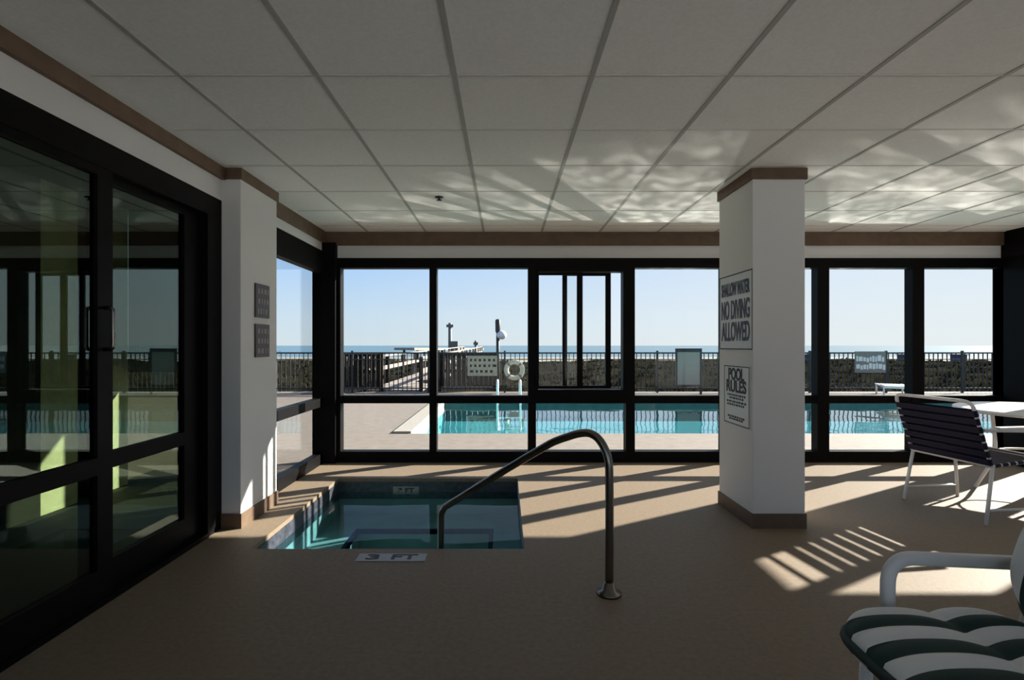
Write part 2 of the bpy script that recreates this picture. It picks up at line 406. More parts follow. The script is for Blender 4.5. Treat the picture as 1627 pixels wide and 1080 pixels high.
# ---------------------------------------------------------------- sliding glass door on the left
dr = struct_root('door_1', 'black framed sliding glass door with dark reflective panes along the left wall', 'door')
b = MB(); b.box(XL-.11, XL-.0, .35, 3.67, 2.09, 2.22); b.box(XL-.11, XL, 3.50, 3.67, 0, 2.09); b.box(XL-.11, XL, .35, .45, 0, 2.09)
b.box(XL-.11, XL+.01, .45, 3.5, 0, .03)
b.build('door_frame', M['black'], dr)
def dpanel(y0, y1, x, s0, s1):
    q = MB(); t = .022
    q.box(x-t, x+t, y0, y0+s0, .03, 2.09); q.box(x-t, x+t, y1-s1, y1, .03, 2.09)
    q.box(x-t, x+t, y0+s0, y1-s1, .03, .17); q.box(x-t, x+t, y0+s0, y1-s1, .625, .705); q.box(x-t, x+t, y0+s0, y1-s1, 2.05, 2.09)
    o = q.build('door_panel', M['black'], dr)
    for z0, z1 in ((.17, .625), (.705, 2.05)):
        MB().box(x-.003, x+.003, y0+s0, y1-s1, z0, z1).build('pane', M['dglass'], o)
    return o
p1 = dpanel(.45, 2.66, XL-.028, .09, .10); p2 = dpanel(2.56, 3.5, XL-.078, .13, .16)
b = MB(); b.tube(fillet([(XL-.01, 2.60, 1.22), (XL+.04, 2.60, 1.22), (XL+.04, 2.60, 1.42), (XL-.01, 2.60, 1.42)], .02), .009, 8)
b.build('door_handle', M['steel'], p1, smooth=True, label='polished steel pull handle')

# corridor beyond the glass door
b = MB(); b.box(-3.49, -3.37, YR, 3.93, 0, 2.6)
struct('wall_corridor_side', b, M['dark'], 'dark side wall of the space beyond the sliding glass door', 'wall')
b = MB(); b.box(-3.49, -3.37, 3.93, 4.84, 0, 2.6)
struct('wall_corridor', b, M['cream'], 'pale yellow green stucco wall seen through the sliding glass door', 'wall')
b = MB(); b.box(-3.5, XL-.12, YR, 5.8, 2.45, 2.6)  # run out past the cream wall to block sun and sky
struct('ceiling_corridor', b, M['dark'], 'dark ceiling of the space beyond the sliding glass door, extended to shade it', 'ceiling')
b = MB(); b.box(-3.37, -2.45, 4.845, 4.92, 1.0, 2.45)  # added panel, keeps daylight off the upper cream wall
struct('corridor_shade_panel', b, M['dark'], 'added dark panel shading the open end of the space beyond the sliding door', 'wall')
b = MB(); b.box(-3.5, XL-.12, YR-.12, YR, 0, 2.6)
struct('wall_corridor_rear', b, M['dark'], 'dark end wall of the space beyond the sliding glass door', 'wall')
b = MB(); b.box(-3.5, XL-.13, YR-.12, 5.4, -.15, -.001)  # dark surface carried outdoors to cut sunlight bouncing onto the wall
struct('floor_corridor', b, M['dark'], 'dark floor of the space beyond the sliding glass door, extended to cut bounced light', 'floor')

# ---------------------------------------------------------------- spa
BZ, FZ, T = -.34, -.95, .05
b = MB()
b.box(SX0-.1, SX0, SY0-.1, SY1+.1, FZ-.1, -.15); b.box(SX1, SX1+.1, SY0-.1, SY1+.1, FZ-.1, -.15)
b.box(SX0, SX1, SY0-.1, SY0, FZ-.1, -.15); b.box(SX0, SX1, SY1, SY1+.1, FZ-.1, -.15); b.box(SX0, SX1, SY0, SY1, FZ-.1, FZ)
bx0, bx1, by0, by1 = -1.24, -.13, SY0+.35, 4.62
b.box(SX0, bx0, SY0, SY1, FZ, BZ); b.box(bx1, SX1, SY0, SY1, FZ, BZ); b.box(bx0, bx1, by1, SY1, FZ, BZ); b.box(bx0, bx1, SY0, by0, FZ, BZ)
spa = struct('spa_basin', b, M['splaster'], 'square sunken spa pool with underwater bench set in the floor', 'spa')
b = MB(); e = .035
b.box(bx0-e, bx0, by0-e, by1+e, BZ-.03, BZ+.004); b.box(bx1, bx1+e, by0-e, by1+e, BZ-.03, BZ+.004)
b.box(bx0, bx1, by1, by1+e, BZ-.03, BZ+.004); b.box(bx0, bx1, by0-e, by0, BZ-.03, BZ+.004)
b.build('bench_edge_tile', M['tile'], spa, label='navy tile line along the bench edge')
b = MB(); g = .006
b.box(SX0, SX0+g, SY0, SY1, -.19, -.03); b.box(SX1-g, SX1, SY0, SY1, -.19, -.03); b.box(SX0+g, SX1-g, SY1-g, SY1, -.19, -.03); b.box(SX0+g, SX1-g, SY0, SY0+g, -.19, -.03)
b.build('waterline_band', mat('waterline_tile_glaze', (.05, .055, .07), .3, noise=.35, nscale=25), spa)
wtr = grid_sheet(SX0+g, SX1-g, SY0+g, SY1-g, 40, 40, lambda x, y: -.125+.0004*math.sin(x*13+y*5)+.0003*math.sin(y*17-x*6)).build('spa_water', M['swater'], smooth=True)
tag(wtr, 'still teal water filling the square sunken spa', 'water', kind='stuff')
# depth markers
dm = thing('depth_marker', 'white tile with black 3 FT lettering set in the floor at the near spa edge', 'sign', (-.66, 3.16, 0))
MB().box(-.20, .20, -.055, .055, 0, .004).build('tile', M['wtile'], dm)
text_mesh('3', .10, M['ink'], 'lettering', dm, Matrix.Translation((-.11, 0, .0045)), .002, .075)
text_mesh('FT', .10, M['ink'], 'lettering', dm, Matrix.Translation((.075, 0, .0045)), .002, .15)
dm2 = thing('depth_marker', 'small white 3 FT tile on the far inner wall of the spa', 'sign', (-.92, SY1-g, -.11))
MB().box(-.12, .12, -.005, 0, -.035, .035).build('tile', M['wtile'], dm2)
for t, x, ww in (('3', -.055, .04), ('FT', .035, .085)):
    text_mesh(t, .055, M['ink'], 'lettering', dm2, Matrix.Translation((x, -.0055, 0)) @ Matrix.Rotation(R(90), 4, 'X'), .002, ww)

# spa handrail
hr = thing('spa_handrail', 'bent stainless steel handrail leading down into the spa', 'handrail', (.521, 2.70, 0))
P = [(0, 0, .0), (0, 0, .62), (-.012, .009, .70), (-.045, .034, .765), (-.085, .065, .79), (-.13, .10, .785), (-.18, .136, .765),
     (-.28, .207, .711), (-.86, .645, .26), (-.90, .675, .225), (-.92, .69, .17), (-.92, .69, -.34)]
def smooth_path(P, n=5):
    P = [Vector(p) for p in P]; out = []
    for i in range(len(P)-1):
        p0, p1, p2, p3 = P[max(i-1, 0)], P[i], P[i+1], P[min(i+2, len(P)-1)]
        d = (p2-p1).length; m1 = (p2-p0); m2 = (p3-p1)
        m1 = m1.normalized()*d if m1.length else m1; m2 = m2.normalized()*d if m2.length else m2
        for k in range(n):
            t = k/n; out.append((2*t**3-3*t*t+1)*p1 + (t**3-2*t*t+t)*m1 + (-2*t**3+3*t*t)*p2 + (t**3-t*t)*m2)
    out.append(P[-1]); return out
MB().tube(smooth_path(P), .021, 16).build('rail', M['steel'], hr, smooth=True)
MB().lathe([(.062, 0), (.060, .012), (.035, .022), (.026, .06), (.022, .062)], (0, 0, 0), 24).build('floor_flange', M['steel'], hr, smooth=True)

# ---------------------------------------------------------------- signs on the right column (face x = 1.68)
def col_sign(name, label, y0, y1, z0, z1):
    return thing(name, label, 'sign', (1.68, (y0+y1)/2, (z0+z1)/2)), (y1-y0), (z1-z0)
def yof(px): return 1.68*860/(px-802)
RX = Matrix.Rotation(R(-90), 4, 'Z') @ Matrix.Rotation(R(90), 4, 'X')   # faces -x
def zof(py, Y): return 1.24-(py-548.5)*Y/860
s1, ww, hh = col_sign('wall_sign', 'large white sign reading shallow water no diving allowed, upper on the right column', yof(1198), 4.215, zof(557, 3.66), zof(425, 3.66))
bd1 = MB().box(-.008, 0, -ww/2, ww/2, -hh/2, hh/2, .002).build('board', M['sign'], s1)
b = MB(); bw = .008
b.box(-.0095, -.008, -ww/2+.006, ww/2-.006, hh/2-.006-bw, hh/2-.006); b.box(-.0095, -.008, -ww/2+.006, ww/2-.006, -hh/2+.006, -hh/2+.006+bw)
b.box(-.0095, -.008, -ww/2+.006, -ww/2+.006+bw, -hh/2+.01, hh/2-.01); b.box(-.0095, -.008, ww/2-.006-bw, ww/2-.006, -hh/2+.01, hh/2-.01)
b.build('border', M['ink'], bd1)
for t, zz, sz in (('SHALLOW WATER', hh*.29, .13), ('NO DIVING', hh*.015, .19), ('ALLOWED', -hh*.27, .19)):
    text_mesh(t, sz, M['blueink'], 'lettering', bd1, Matrix.Translation((-.0095, 0, zz)) @ RX, .004, ww*.84)
s2, ww, hh = col_sign('wall_sign', 'smaller white pool rules sign with two bold black heading lines, lower on the right column', yof(1193), yof(1152), zof(680, 3.8), zof(581, 3.8))
bd2 = MB().box(-.008, 0, -ww/2, ww/2, -hh/2, hh/2, .002).build('board', M['sign'], s2)
b = MB(); bw = .007
b.box(-.0095, -.008, -ww/2+.006, ww/2-.006, hh/2-.006-bw, hh/2-.006); b.box(-.0095, -.008, -ww/2+.006, ww/2-.006, -hh/2+.006, -hh/2+.006+bw)
b.box(-.0095, -.008, -ww/2+.006, -ww/2+.006+bw, -hh/2+.01, hh/2-.01); b.box(-.0095, -.008, ww/2-.006-bw, ww/2-.006, -hh/2+.01, hh/2-.01)
b.build('border', M['ink'], bd2)
text_mesh('POOL', .12, M['ink'], 'lettering', bd2, Matrix.Translation((-.0095, 0, hh*.34)) @ RX, .003, ww*.6)
text_mesh('RULES', .12, M['ink'], 'lettering', bd2, Matrix.Translation((-.0095, 0, hh*.14)) @ RX, .003, ww*.76)
for k, (zz, l) in enumerate(((.0, .7), (-.05, .55), (-.11, .75), (-.16, .6), (-.36, .62), (-.40, .5))):
    yy = -ww*l/2; b = MB()
    while yy < ww*l/2:
        q = random.uniform(.015, .04); b.box(-.0095, -.008, yy, yy+q, zz*hh-.007, zz*hh+.007); yy += q+.012
    b.build('text_row', M['ink'], bd2)

# dark plaques on the left column (face x = -1.79)
def plaque(label, py0, py1):
    y0, y1 = 1.79*860/(802-404), 1.79*860/(802-426); Y = (y0+y1)/2
    z1, z0 = zof(py0, Y), zof(py1, Y)
    s = thing('wall_plaque', label, 'sign', (-1.79, Y, (z0+z1)/2)); h = z1-z0; w_ = y1-y0
    bd = MB().box(0, .012, -w_/2, w_/2, -h/2, h/2, .003).build('board', M['redbrown'], s)
    for r_ in range(3):
        zz = h*(.30-.30*r_); b = MB()
        yy = -w_*.38
        while yy < w_*.36:
            q = random.uniform(.02, .045); b.box(.012, .0135, yy, min(yy+q, w_*.4), zz-.022, zz+.016); yy += q+.014
        b.build('text_row', M['plink'], bd)
plaque('dark brown plaque with pale marks on the left column, upper of the two', 452, 505)
plaque('dark brown plaque with pale marks on the left column, lower of the two', 515, 567)

# ceiling sprinkler
sp = thing('sprinkler_head', 'small dark sprinkler head on the ceiling near the windows', 'sprinkler', (-.53, 4.38, H))
MB().lathe([(.035, 0), (.035, -.006), (.010, -.010), (.008, -.022), (.022, -.024), (.022, -.027)], (0, 0, 0), 20).build('head', M['vent'], sp, smooth=True)

# ---------------------------------------------------------------- patio table and strap chairs
TX, TY = 4.42, 4.42
tb = thing('patio_table', 'round white patio table in front of the ocean windows', 'table', (TX, TY, 0))
MB().lathe([(.05, .685), (.56, .685), (.585, .69), (.595, .705), (.59, .718), (.575, .722), (.05, .722)], (0, 0, 0), 64).build('tabletop', M['wplast'], tb, smooth=False)
for k in range(4):
    a = R(45+90*k); cx, sy_ = math.cos(a), math.sin(a)
    MB().tube(fillet([(.33*cx, .33*sy_, .69), (.30*cx, .30*sy_, .30), (.44*cx, .44*sy_, .0)], .12), .014, 10).build('leg', M['wmetal'], tb, smooth=True)
b = MB(); b.tube([(.303*math.cos(2*math.pi*k/32), .303*math.sin(2*math.pi*k/32), .34) for k in range(32)], .009, 8, True)
b.build('leg_ring', M['wmetal'], tb, smooth=True)

def strap_chair(label, group=None):
    t = thing('strap_chair', label, 'chair', (0, 0, 0), 0, group)
    W = .31; m = M['wmetal']; r = .0125
    # local: facing +x, origin on the floor below the rear of the seat
    bk = [(0.0, -W, .40), (-.155, -W, .85), (-.155, W, .85), (0.0, W, .40)]
    MB().tube(fillet(bk, .06), r, 10).build('back_frame', m, t, smooth=True)
    st = [(0.0, -W, .40), (.46, -W, .44), (.46, W, .44), (0.0, W, .40)]
    b = MB(); b.tube(fillet(st, .05), r, 10); b.tube([(0, -W, .40), (0, W, .40)], r*.9, 10); b.build('seat_frame', m, t, smooth=True)
    for s in (-1, 1):
        MB().tube([(.01, s*W, .40), (-.06, s*(W+.015), 0)], r, 10).build('leg', m, t, smooth=True)
        MB().tube(fillet([(.44, s*(W+.02), 0), (.40, s*(W+.02), .64), (-.08, s*(W+.02), .655)], .07), r, 10).build('leg', m, t, smooth=True, label='front leg bent over into the armrest')
        MB().tube([(-.045, s*(W+.012), .10), (.435, s*(W+.02), .10)], .009, 8).build('stretcher', m, t, smooth=True)
        MB().box(.02, .34, s*(W+.02)-.022, s*(W+.02)+.022, .658, .676, .006).build('armrest', m, t)
    def strap(p, q, n):
        # band round both side tubes
        c = (Vector(p)+Vector(q))/2; d = Vector(n).normalized(); u = (Vector(q)-Vector(p)).normalized(); v = d.cross(u)
        b = MB(); hw_, th = .0232, .0145
        pts = []
        for k in range(12):
            a_ = 2*math.pi*k/12; pts.append((math.copysign(W+.0, math.cos(a_)) + math.cos(a_)*th, math.sin(a_)*th))
        rows = []
        for e_ in (-hw_, hw_):
            rows.append([b.bm.verts.new(c + u*x_ + d*y_ + v*e_) for x_, y_ in pts])
        for k in range(12): b.bm.faces.new((rows[0][k], rows[0][(k+1) % 12], rows[1][(k+1) % 12], rows[1][k]))
        b.build('strap', M['navy'], t)
    for k in range(7):
        f = (.07+k*.125); p = Vector((-.155*f, 0, .40+.45*f))
        if f > .93: break
        strap(p+Vector((0, -W, 0)), p+Vector((0, W, 0)), (.45, 0, .155))
    for k in range(7):
        f = .09+k*.132; p = Vector((.46*f, 0, .40+.04*f))
        if f > .93: break
        strap(p+Vector((0, -W, 0)), p+Vector((0, W, 0)), (-.04, 0, .46))
    return t
ch = strap_chair('navy strap chair with white tube frame, its back turned left of the white table')
ch.location = (3.33, 4.06, 0); ch.rotation_euler.z = R(8)
c2 = copy_tree(ch); c2['label'] = 'navy strap chair cut off by the right photo edge, near side of the white table'
c2.location = (4.55, 3.36, 0); c2.rotation_euler.z = R(95)

# ---------------------------------------------------------------- striped cushion chair in the right foreground
sc_ = thing('cushioned_armchair', 'white framed armchair with dark green and white striped cushions in the right foreground', 'chair', (.95, 1.30, 0))
# local: x 0 (front) .. .55 (back), y -.33 .. .33, facing -x
def rounded(u, v, L, Wd, k=.24):
    a_, c_ = 2*u-1, 2*v-1
    return (a_*(1-.24*abs(c_)**7)+1)*L/2, c_*(1-.12*abs(a_)**7)*Wd/2
def puff_sheet(nu, nv, L, Wd, th, segs, shape):
    b = MB(); top, bot = [], []
    def prof(t, n):
        e = abs(2*t-1); return (1-e**n)**(1/n) if e < 1 else 0
    for i in range(nu+1):
        ut = i/nu; row, rowb = [], []
        for j in range(nv+1):
            vt = j/nv
            pe = prof(ut, 5)*prof(vt, 7)
            s_ = 0
            for a_, c_ in segs:
                if a_ <= ut <= c_: s_ = max(s_, (1-abs(2*(ut-a_)/(c_-a_)-1)**2.6)); break
            stripe = abs(math.sin(math.pi*(vt*Wd)/.066))
            h = th*.5*pe*(.55+.45*s_) + .006*pe*stripe
            xx, yy = rounded(ut, vt, L, Wd)
            row.append(b.bm.verts.new(shape(xx, yy, h))); rowb.append(b.bm.verts.new(shape(xx, yy, -th*.45*pe)))
        top.append(row); bot.append(rowb)
    for i in range(nu):
        for j in range(nv):
            b.bm.faces.new((top[i][j], top[i+1][j], top[i+1][j+1], top[i][j+1]))
            b.bm.faces.new((bot[i][j], bot[i][j+1], bot[i+1][j+1], bot[i+1][j]))
    bmesh.ops.remove_doubles(b.bm, verts=b.bm.verts[:], dist=.0008)
    return b
seat_sh = lambda u, v, h: Vector((u, v, .415 - .0*u + h))
sc_seat = puff_sheet(56, 80, .56, .66, .10, ((0, .58), (.58, 1.0)), seat_sh).build('seat_cushion', M['stripe'], sc_, smooth=True)
ba = R(20)
def back_sh(u, v, h): return Vector((.55 + u*math.sin(ba) - h*math.cos(ba), v, .44 + u*math.cos(ba) + h*math.sin(ba)))
sc_back = puff_sheet(56, 80, .62, .66, .10, ((0, .5), (.5, 1.0)), back_sh).build('back_cushion', M['stripe'], sc_, smooth=True)
def rim(sh, L, Wd, r=.013):
    pts = []; n = 24
    for k in range(n): pts.append((k/n, 0))
    for k in range(n): pts.append((1, k/n))
    for k in range(n): pts.append((1-k/n, 1))
    for k in range(n): pts.append((0, 1-k/n))
    return MB().tube([sh(*rounded(u, v, L, Wd), 0.0) for u, v in pts], r, 8, True)
rim(seat_sh, .56, .66).build('piping', M['green'], sc_seat, smooth=True)
rim(back_sh, .62, .66, .019).build('piping', M['green'], sc_back, smooth=True)
W2 = .375
b = MB(); b.tube(fillet([(.13, -W2+.05, .345), (.13, W2-.05, .345), (.56, W2-.03, .345), (.56, -W2+.03, .345), (.13, -W2+.05, .345)], .05), .016, 12); b.build('seat_frame', M['wmetal'], sc_, smooth=True)
b = MB(); b.tube(fillet([(.62, -W2+.03, .36), (.86, -W2+.03, 1.02), (.86, W2-.03, 1.02), (.62, W2-.03, .36)], .07), .016, 12); b.build('back_frame', M['wmetal'], sc_, smooth=True)
for s in (-1, 1):
    MB().tube(fillet([(.235, s*W2, .345), (.235, s*W2, .585), (.68, s*W2, .565)], .085, 10), .022, 14, flat=(1.0, .8)).build('armrest', M['wmetal'], sc_, smooth=True)
    MB().tube([(.14, s*(W2-.05), .345), (.12, s*(W2-.05), 0)], .018, 12).build('leg', M['wmetal'], sc_, smooth=True)
    MB().tube([(.56, s*(W2-.03), .345), (.66, s*(W2-.03), 0)], .018, 12).build('leg', M['wmetal'], sc_, smooth=True)

# ---------------------------------------------------------------- outdoors: deck and pool
PX0, PX1, PY0, PY1 = -1.32, 20.0, 7.62, 11.85
b = MB(); E = .30
b.box(-30, -3.5, 4.9, YB+.07, -.15, 0); b.box(-3.5, XL-.13, 5.4, YB+.07, -.15, 0)
b.box(-30, 40, YB+.07, PY0, -.15, 0); b.box(XJ+.1, 40, YJ+.1, YB+.07, -.15, 0)
b.box(-30, PX0-.25, PY0, PY1+E, -.15, 0); b.box(PX1+E, 40, PY0, PY1+E, -.15, 0); b.box(-30, 40, PY1+E, 14.5, -.15, 0)
b.box(-30, -3.5, -4, 4.9, -.15, 0);
struct('pool_deck', b, M['deck'], 'pale pinkish concrete deck around the outdoor pool', 'deck')
b = MB(); b.box(-30, 40, -40, YR-.12, -.15, -.001)  # added bright ground, unseen, reflects sun through the rear window
struct('bounce_terrace', b, mat('pale_bounce_concrete', (.80, .78, .75), .8, noise=.06), 'added pale ground out of view behind the building, bouncing sunlight inside', 'bounce_terrace')
b = MB()
b.box(PX0-.25, PX1+E, PY1, PY1+E, -.12, .012); b.box(PX0-.25, PX0, PY0, PY1, -.12, .03); b.box(PX1, PX1+E, PY0, PY1, -.12, .012)
struct('pool_coping', b, M['coping'], 'pale coping around the outdoor pool', 'coping')
b = MB(); D = -1.15
b.box(PX0-.1, PX1+.1, PY0-.1, PY1+.1, D-.1, D); b.box(PX0-.1, PX0, PY0, PY1, D, -.12); b.box(PX1, PX1+.1, PY0, PY1, D, -.12)
b.box(PX0-.1, PX1+.1, PY0-.1, PY0, D, -.12); b.box(PX0-.1, PX1+.1, PY1, PY1+.1, D, -.12)
pb = struct('pool_basin', b, M['plaster'], 'pale blue plaster basin of the outdoor pool', 'pool')
b = MB(); b.box(PX0, PX1, PY1-.012, PY1, -.42, -.005); b.box(PX0, PX1, PY0, PY0+.012, -.30, -.02)  # added dark band, its colour stands in for dunes and fence reflected
b.build('waterline_band', mat('pool_reflection_band', (.012, .045, .05), .4, noise=.2, nscale=10), pb)
def wave(x, y): return -.09 + .0014*math.sin(3.1*x+2.2*y) + .001*math.sin(5.3*y-2.7*x+1) + .0005*math.sin(9*x+7.7*y)
tag(grid_sheet(PX0, PX1, PY0, PY1, 260, 60, wave).build('pool_water', M['pwater'], smooth=True), 'rippled turquoise water of the outdoor pool', 'water', kind='stuff')

# ladder at the far pool edge
ld = thing('pool_ladder', 'pair of white curved ladder rails at the far pool edge', 'ladder', (.09, 12.0, 0))
for x in (-.25, .25):
    MB().tube(fillet([(x, .22, 0), (x, .22, .46), (x, -.22, .46), (x, -.22, -.6)], .16, 8), .025, 10).build('rail', M['wmetal'], ld, smooth=True)
for k in range(2): MB().box(-.25, .25, -.26, -.18, -.35-.22*k, -.32-.22*k).build('step', M['wmetal'], ld)

# chaise beyond the pool
cl = thing('chaise_longue', 'low white chaise longue on the deck beyond the pool, right of the column', 'lounger', (9.15, 12.65, 0), R(62))
MB().box(-.35, .30, -.27, .27, .25, .31, .02).build('back_section', M['wmetal'], cl)
b = MB(); b.tube([(-.35, -.27, .28), (1.2, -.27, .26)], .02, 8); b.tube([(-.35, .27, .28), (1.2, .27, .26)], .02, 8); b.build('frame', M['wmetal'], cl, smooth=True)
MB().box(.3, 1.15, -.25, .25, .255, .275).build('sling', M['sign'], cl)
for x in (-.25, 1.05):
    for y in (-.27, .27): MB().tube([(x, y, .27), (x, y, 0)], .018, 8).build('leg', M['wmetal'], cl, smooth=True)

# fence
FYY = 14.2; FX0, FX1 = -12.0, 20.0
fn = thing('picket_fence', 'long black metal picket fence beyond the pool', 'fence', (0, FYY, 0))
MB().box(FX0, FX1, -.02, .02, 1.02, 1.06).build('rail', M['fence'], fn)
MB().box(FX0, FX1, -.02, .02, .86, .885).build('rail', M['fence'], fn)
MB().box(FX0, FX1, -.02, .02, .10, .13).build('rail', M['fence'], fn)
x = FX0; posts = []
while x <= FX1+.01:
    posts.append(x); MB().box(x-.024, x+.024, -.025, .025, 0, 1.10).build('post', M['fence'], fn); x += 2.0
xs = [FX0+.118*k for k in range(1, int((FX1-FX0)/.118)) if min(abs(FX0+.118*k-p) for p in posts) > .05]
xs.sort(key=lambda v: abs(v-.6)); near, far = xs[:100], xs[100:]
pk = None
for v in near:
    if pk is None: pk = MB().box(-.010, .010, -.010, .010, .03, 1.05).build('picket', M['fence'], fn); pk.location.x = v
    else:
        q = pk.copy(); C.objects.link(q); q.parent = fn; q.location.x = v
b = MB()
for v in far: b.box(v-.010, v+.010, -.010, .010, .03, 1.05)
tag(b.build('pickets', M['fence'], fn), 'further pickets towards both ends of the fence', kind='stuff')

# boards on the fence
def board(name, label, px0, px1, py0, py1, Y, m, fm, cat='sign'):
    x0, x1 = (px0-802)*Y/860, (px1-802)*Y/860; z1, z0 = zof(py0, Y), zof(py1, Y)
    t = thing(name, label, cat, ((x0+x1)/2, Y, (z0+z1)/2)); w_, h = x1-x0, z1-z0
    MB().box(-w_/2, w_/2, -.012, .012, -h/2, h/2, .004).build('board', m, t)
    return t, w_, h
t, w_, h = board('notice_board', 'upright grey white notice board in a black frame standing before the fence', 1076, 1112, 559, 611, 13.7, M['gboard'], None)
b = MB(); f = .045
b.box(-w_/2-f, w_/2+f, -.025, .025, h/2, h/2+.09); b.box(-w_/2-f, w_/2+f, -.025, .025, -h/2-f, -h/2)
b.box(-w_/2-f, -w_/2, -.025, .025, -h/2, h/2); b.box(w_/2, w_/2+f, -.025, .025, -t.location.z, h/2); b.build('frame', M['fence'], t)
t, w_, h = board('fence_sign', 'wide grey sign with rows of white marks hung on the fence at the right', 1358, 1407, 558, 592, 14.14, M['greyp'], None)
for r_ in range(2):
    xx = -w_*.46; b = MB()
    while xx < w_*.42:
        q = random.uniform(.04, .10); z_ = h*(.16-.36*r_)+random.uniform(-.02, .02); b.box(xx, xx+q, -.016, -.012, z_-h*.14, z_+h*random.uniform(.05, .14)); xx += q+.02
    b.build('text_row', M['sign'], t)
t, w_, h = board('fence_sign', 'tan sign board with faded marks on the fence beside the life ring', 743, 790, 565, 597, 14.14, M['tan'], None)
for r_ in range(3):
    xx = -w_*.42; b = MB()
    while xx < w_*.38:
        q = random.uniform(.05, .11); z_ = h*(.28-.28*r_); b.box(xx, xx+q, -.015, -.012, z_-.03, z_+.035); xx += q+.06
    b.build('text_row', M['darkwood'], t)
lr = thing('life_ring', 'cream life ring hung on the fence above the pool ladder', 'life ring', (.25, 14.085, .60))
MB().tube([(.21*math.cos(2*math.pi*k/40), 0, .21*math.sin(2*math.pi*k/40)) for k in range(40)], .062, 14, True).build('ring', M['ring'], lr, smooth=True)
for k in range(4):
    a_ = R(45+90*k)
    c_ = Vector((.21*math.cos(a_), 0, .21*math.sin(a_))); d_ = Vector((-math.sin(a_), 0, math.cos(a_)))
    MB().tube([c_-d_*.025, c_+d_*.025], .066, 14).build('rope_band', M['wood'], lr, smooth=True)

# dark stained screens by the boardwalk
def screen(label, px0, px1, py0, Y):
    x0, x1 = (px0-802)*Y/860, (px1-802)*Y/860; zt = zof(py0, Y)
    t = thing('wooden_screen', label, 'screen', ((x0+x1)/2, Y, 0)); w_ = x1-x0
    b = MB(); n = int(w_/.15)
    for k in range(n):
        xa = -w_/2+w_*k/n
        b.box(xa, xa+w_/n*.86, -.012, .012, .10, zt-.05)
    b.build('slats', M['darkwood'], t)
    MB().box(-w_/2-.02, w_/2+.02, -.05, .05, zt-.07, zt).build('rail', M['darkwood'], t)
    MB().box(-w_/2, w_/2, -.035, -.013, zt*.48, zt*.48+.09).build('rail', M['darkwood'], t)
    MB().box(-w_/2, w_/2, -.04, .04, .05, .11).build('rail', M['wood'], t, label='pale lower rail')
    for xx in (-w_/2, w_/2): MB().box(xx-.05, xx+.05, -.06, .06, -.3, zt+.03).build('post', M['darkwood'], t)
screen('dark stained wooden slat screen beyond the fence, left of the boardwalk', 534, 606, 562, 14.62)
screen('dark stained wooden slat screen beyond the fence, behind the tan sign', 699, 786, 561, 15.0)

# boardwalk with rails
bwk = thing('boardwalk', 'weathered wooden boardwalk with pale handrails crossing the dunes', 'boardwalk', (0, 0, 0))
A, B_ = Vector((-3.05, 14.9, .02)), Vector((-2.6, 44, .25)); dv = (B_-A).normalized(); nv = Vector((-dv.y, dv.x, 0)).normalized()
def slab(b, p, q, wd, h):
    n = Vector((-(q-p).y, (q-p).x, 0)).normalized()*wd/2; v = []
    for s_, z_ in ((-1, 0), (1, 0), (1, h), (-1, h)):
        v.append((b.bm.verts.new(p+n*s_+Vector((0, 0, z_))), b.bm.verts.new(q+n*s_+Vector((0, 0, z_)))))
    for k in range(4): b.bm.faces.new((v[k][0], v[(k+1) % 4][0], v[(k+1) % 4][1], v[k][1]))
    b.bm.faces.new([x_[0] for x_ in v][::-1]); b.bm.faces.new([x_[1] for x_ in v])
b = MB(); slab(b, A, B_, 1.5, -.06)
b.build('deck', M['wood'], bwk)
for s_ in (-1, 1):
    for zz, hh_ in ((.86, .05), (.45, .12)):
        b = MB(); slab(b, A+nv*s_*.75+Vector((0, 0, zz)), B_+nv*s_*.75+Vector((0, 0, zz)), .10 if zz > .5 else .04, hh_); b.build('handrail', M['wood'], bwk)
    for k in range(13):
        p = A+(B_-A)*(k/12)+nv*s_*.75; MB().box(p.x-.05, p.x+.05, p.y-.05, p.y+.05, -.6, p.z+.88).build('post', M['darkwood'] if k < 3 else M['wood'], bwk)
# pale pier far away
pr = thing('pier', 'long pale pier deck far off above the dunes', 'pier', (0, 0, 0))
b = MB(); slab(b, Vector((-14.5, 78, .55)), Vector((-5.2, 92, .45)), 4, .35); b.build('deck', M['gboard'], pr)
for k in range(7):
    p = Vector((-14.5, 78, 0)).lerp(Vector((-5.2, 92, 0)), k/6); MB().tube([(p.x, p.y, -4), (p.x, p.y, .55)], .18, 8).build('pile', M['darkwood'], pr)

# lamp posts and far poles
def lamp(label, px, Y, ztop, zg):
    x = (px-802)*Y/860; t = thing('lamp_post', label, 'lamp post', (x, Y, 0))
    MB().tube([(0, 0, -.5), (0, 0, ztop)], .055, 10).build('pole', M['fence'], t, smooth=True)
    MB().lathe([(.05, -.12), (.15, -.06), (.17, .05), (.10, .14), (.03, .16)], (.12, 0, zg), 16).build('globe', M['globe'], t, smooth=True)
    MB().lathe([(.07, 0), (.08, .02), (.085, .38), (.05, .42)], (0, 0, ztop-.42), 12).build('cap', M['fence'], t, smooth=True)
    return t
lamp('dark lamp post with a white globe right of the tan sign', 791, 17.5, zof(507, 17.5), zof(533, 17.5))
def farpole(name, label, px, Y, py, r, hut=None, cross=0):
    x = (px-802)*Y/860; t = thing(name, label, 'post', (x, Y, 0)); zt = zof(py, Y)
    MB().tube([(0, 0, -3), (0, 0, zt)], [r*1.15, r], 10).build('pole', M['greyp'], t, smooth=True)
    if cross: MB().box(-cross, cross, -r, r, zt-.55, zt-.2).build('crossbar', M['greyp'], t)
    if hut:
        MB().box(.15, .15+hut, -.4, .4, .2, zof(542, Y)).build('equipment_box', M['greyp'], t)
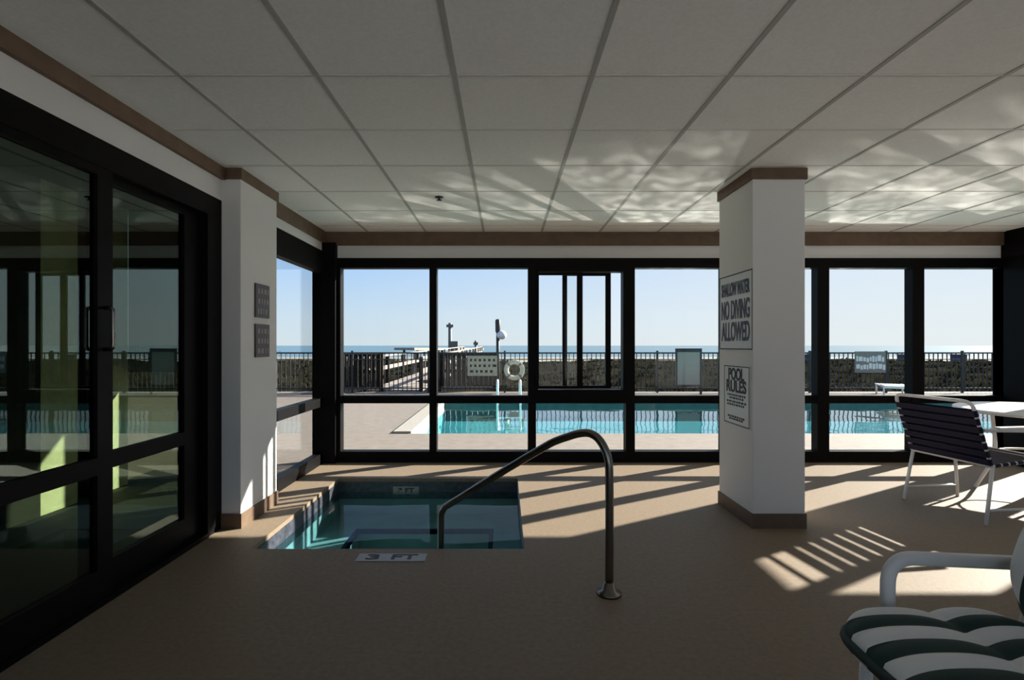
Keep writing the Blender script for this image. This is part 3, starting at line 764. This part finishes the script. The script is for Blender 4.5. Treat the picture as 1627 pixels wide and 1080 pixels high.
farpole('utility_pole', 'tall grey pole with a crossbar and box above the pale pier', 715, 70, 513, .22, .9, .45)
farpole('marker_post', 'short dark post at the end of the pale pier', 756, 70, 541, .17, None, .3)
farpole('utility_pole', 'thin dark pole partly behind the left corner post', 539, 40, 507, .09)
# beach huts
for px, lb in ((1523, 'small dark blue beach hut far right on the dunes'), (1438, 'small dark blue beach hut partly behind a window mullion'), (1287, 'small dark beach hut just right of the column')):
    Y = 58; x = (px-802)*Y/860
    t = thing('beach_hut', lb, 'hut', (x, Y, -.5))
    MB().box(-.5, .5, -.5, .5, -.5, .72).build('body', M['blue'], t)
    b = MB(); b.box(-.6, .6, -.6, .6, .72, .80); b.build('roof', M['blue'], t)

# ---------------------------------------------------------------- dunes, beach, sea
from mathutils import noise as mn
def dz(x, y):
    t = (y-14.5)
    base = -.18 + .28*(1-math.exp(-t/6)) if y < 40 else None
    if y >= 40: base = .09 - (y-40)*.05
    n_ = mn.noise(Vector((x*.22, y*.22, 1.3)))*.28 + mn.noise(Vector((x*.7, y*.7, 4)))*.10 + mn.noise(Vector((x*1.9, y*1.9, 9)))*.05
    return base + n_*min(1, t/4+.1)
def warp(j, ny): return 14.5 + 60*((j/ny)**1.7)
b = MB(); NX, NY = 200, 60; rows = []
for j in range(NY+1):
    y = warp(j, NY); half = 14+y*1.1
    rows.append([b.bm.verts.new((-half+2*half*i/NX+6, y, dz(-half+2*half*i/NX+6, y))) for i in range(NX+1)])
for j in range(NY):
    for i in range(NX): b.bm.faces.new((rows[j][i], rows[j][i+1], rows[j+1][i+1], rows[j+1][i]))
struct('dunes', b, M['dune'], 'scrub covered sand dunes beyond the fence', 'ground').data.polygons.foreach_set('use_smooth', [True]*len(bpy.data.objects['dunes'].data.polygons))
b = MB()
for k in range(5200):
    y = 15.2 + 26*random.random()**1.5; x = random.uniform(-1, 1)*(4+y*.85)+ y*.18
    if abs(x+2.9) < 1.1 or (y < 16.4 and x < 0) or (y > 38.5 and x < -10) or (abs(x+.22) < .5 and abs(y-17.5) < .6): continue
    z = dz(x, y)
    for q in range(4):
        a_ = random.uniform(0, 6.28); hh_ = random.uniform(.06, .20); l = random.uniform(.02, .16); wd = .012+y*.0006
        c_, s_ = math.cos(a_), math.sin(a_); ox, oy = random.uniform(-.1, .1), random.uniform(-.1, .1)
        p0 = Vector((x+ox, y+oy, z-.03)); side = Vector((-s_, c_, 0))*wd
        p1 = p0+Vector((c_*l*.4, s_*l*.4, hh_*.6)); p2 = p0+Vector((c_*l, s_*l, hh_))
        vs2 = [b.bm.verts.new(v) for v in (p0-side, p0+side, p1+side*.8, p1-side*.8, p2)]
        b.bm.faces.new((vs2[0], vs2[1], vs2[2], vs2[3])); b.bm.faces.new((vs2[3], vs2[2], vs2[4]))
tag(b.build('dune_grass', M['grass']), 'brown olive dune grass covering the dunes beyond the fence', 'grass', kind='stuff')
b = MB(); b.box(-300, 300, 60, 130, -3.2, -1.6); struct('beach', b, M['sand'], 'pale sand beach beyond the dunes', 'ground')
b = MB(); b.box(-4000, 4000, 120, 5500, -4, -1.7); struct('sea', b, M['sea'], 'grey blue sea along the horizon', 'sea')

# repeats carry a group
for nm, g in (('strap_chair', 'navy strap chairs at the white table'), ('wall_plaque', 'dark plaques on the left column'), ('depth_marker', 'spa depth markers'),
              ('wooden_screen', 'dark wooden screens beyond the fence'), ('beach_hut', 'small huts on the dunes'), ('wall_sign', 'white signs on the right column')):
    for o in bpy.data.objects:
        if o.parent is None and o.name.split('.')[0] == nm: o['group'] = g
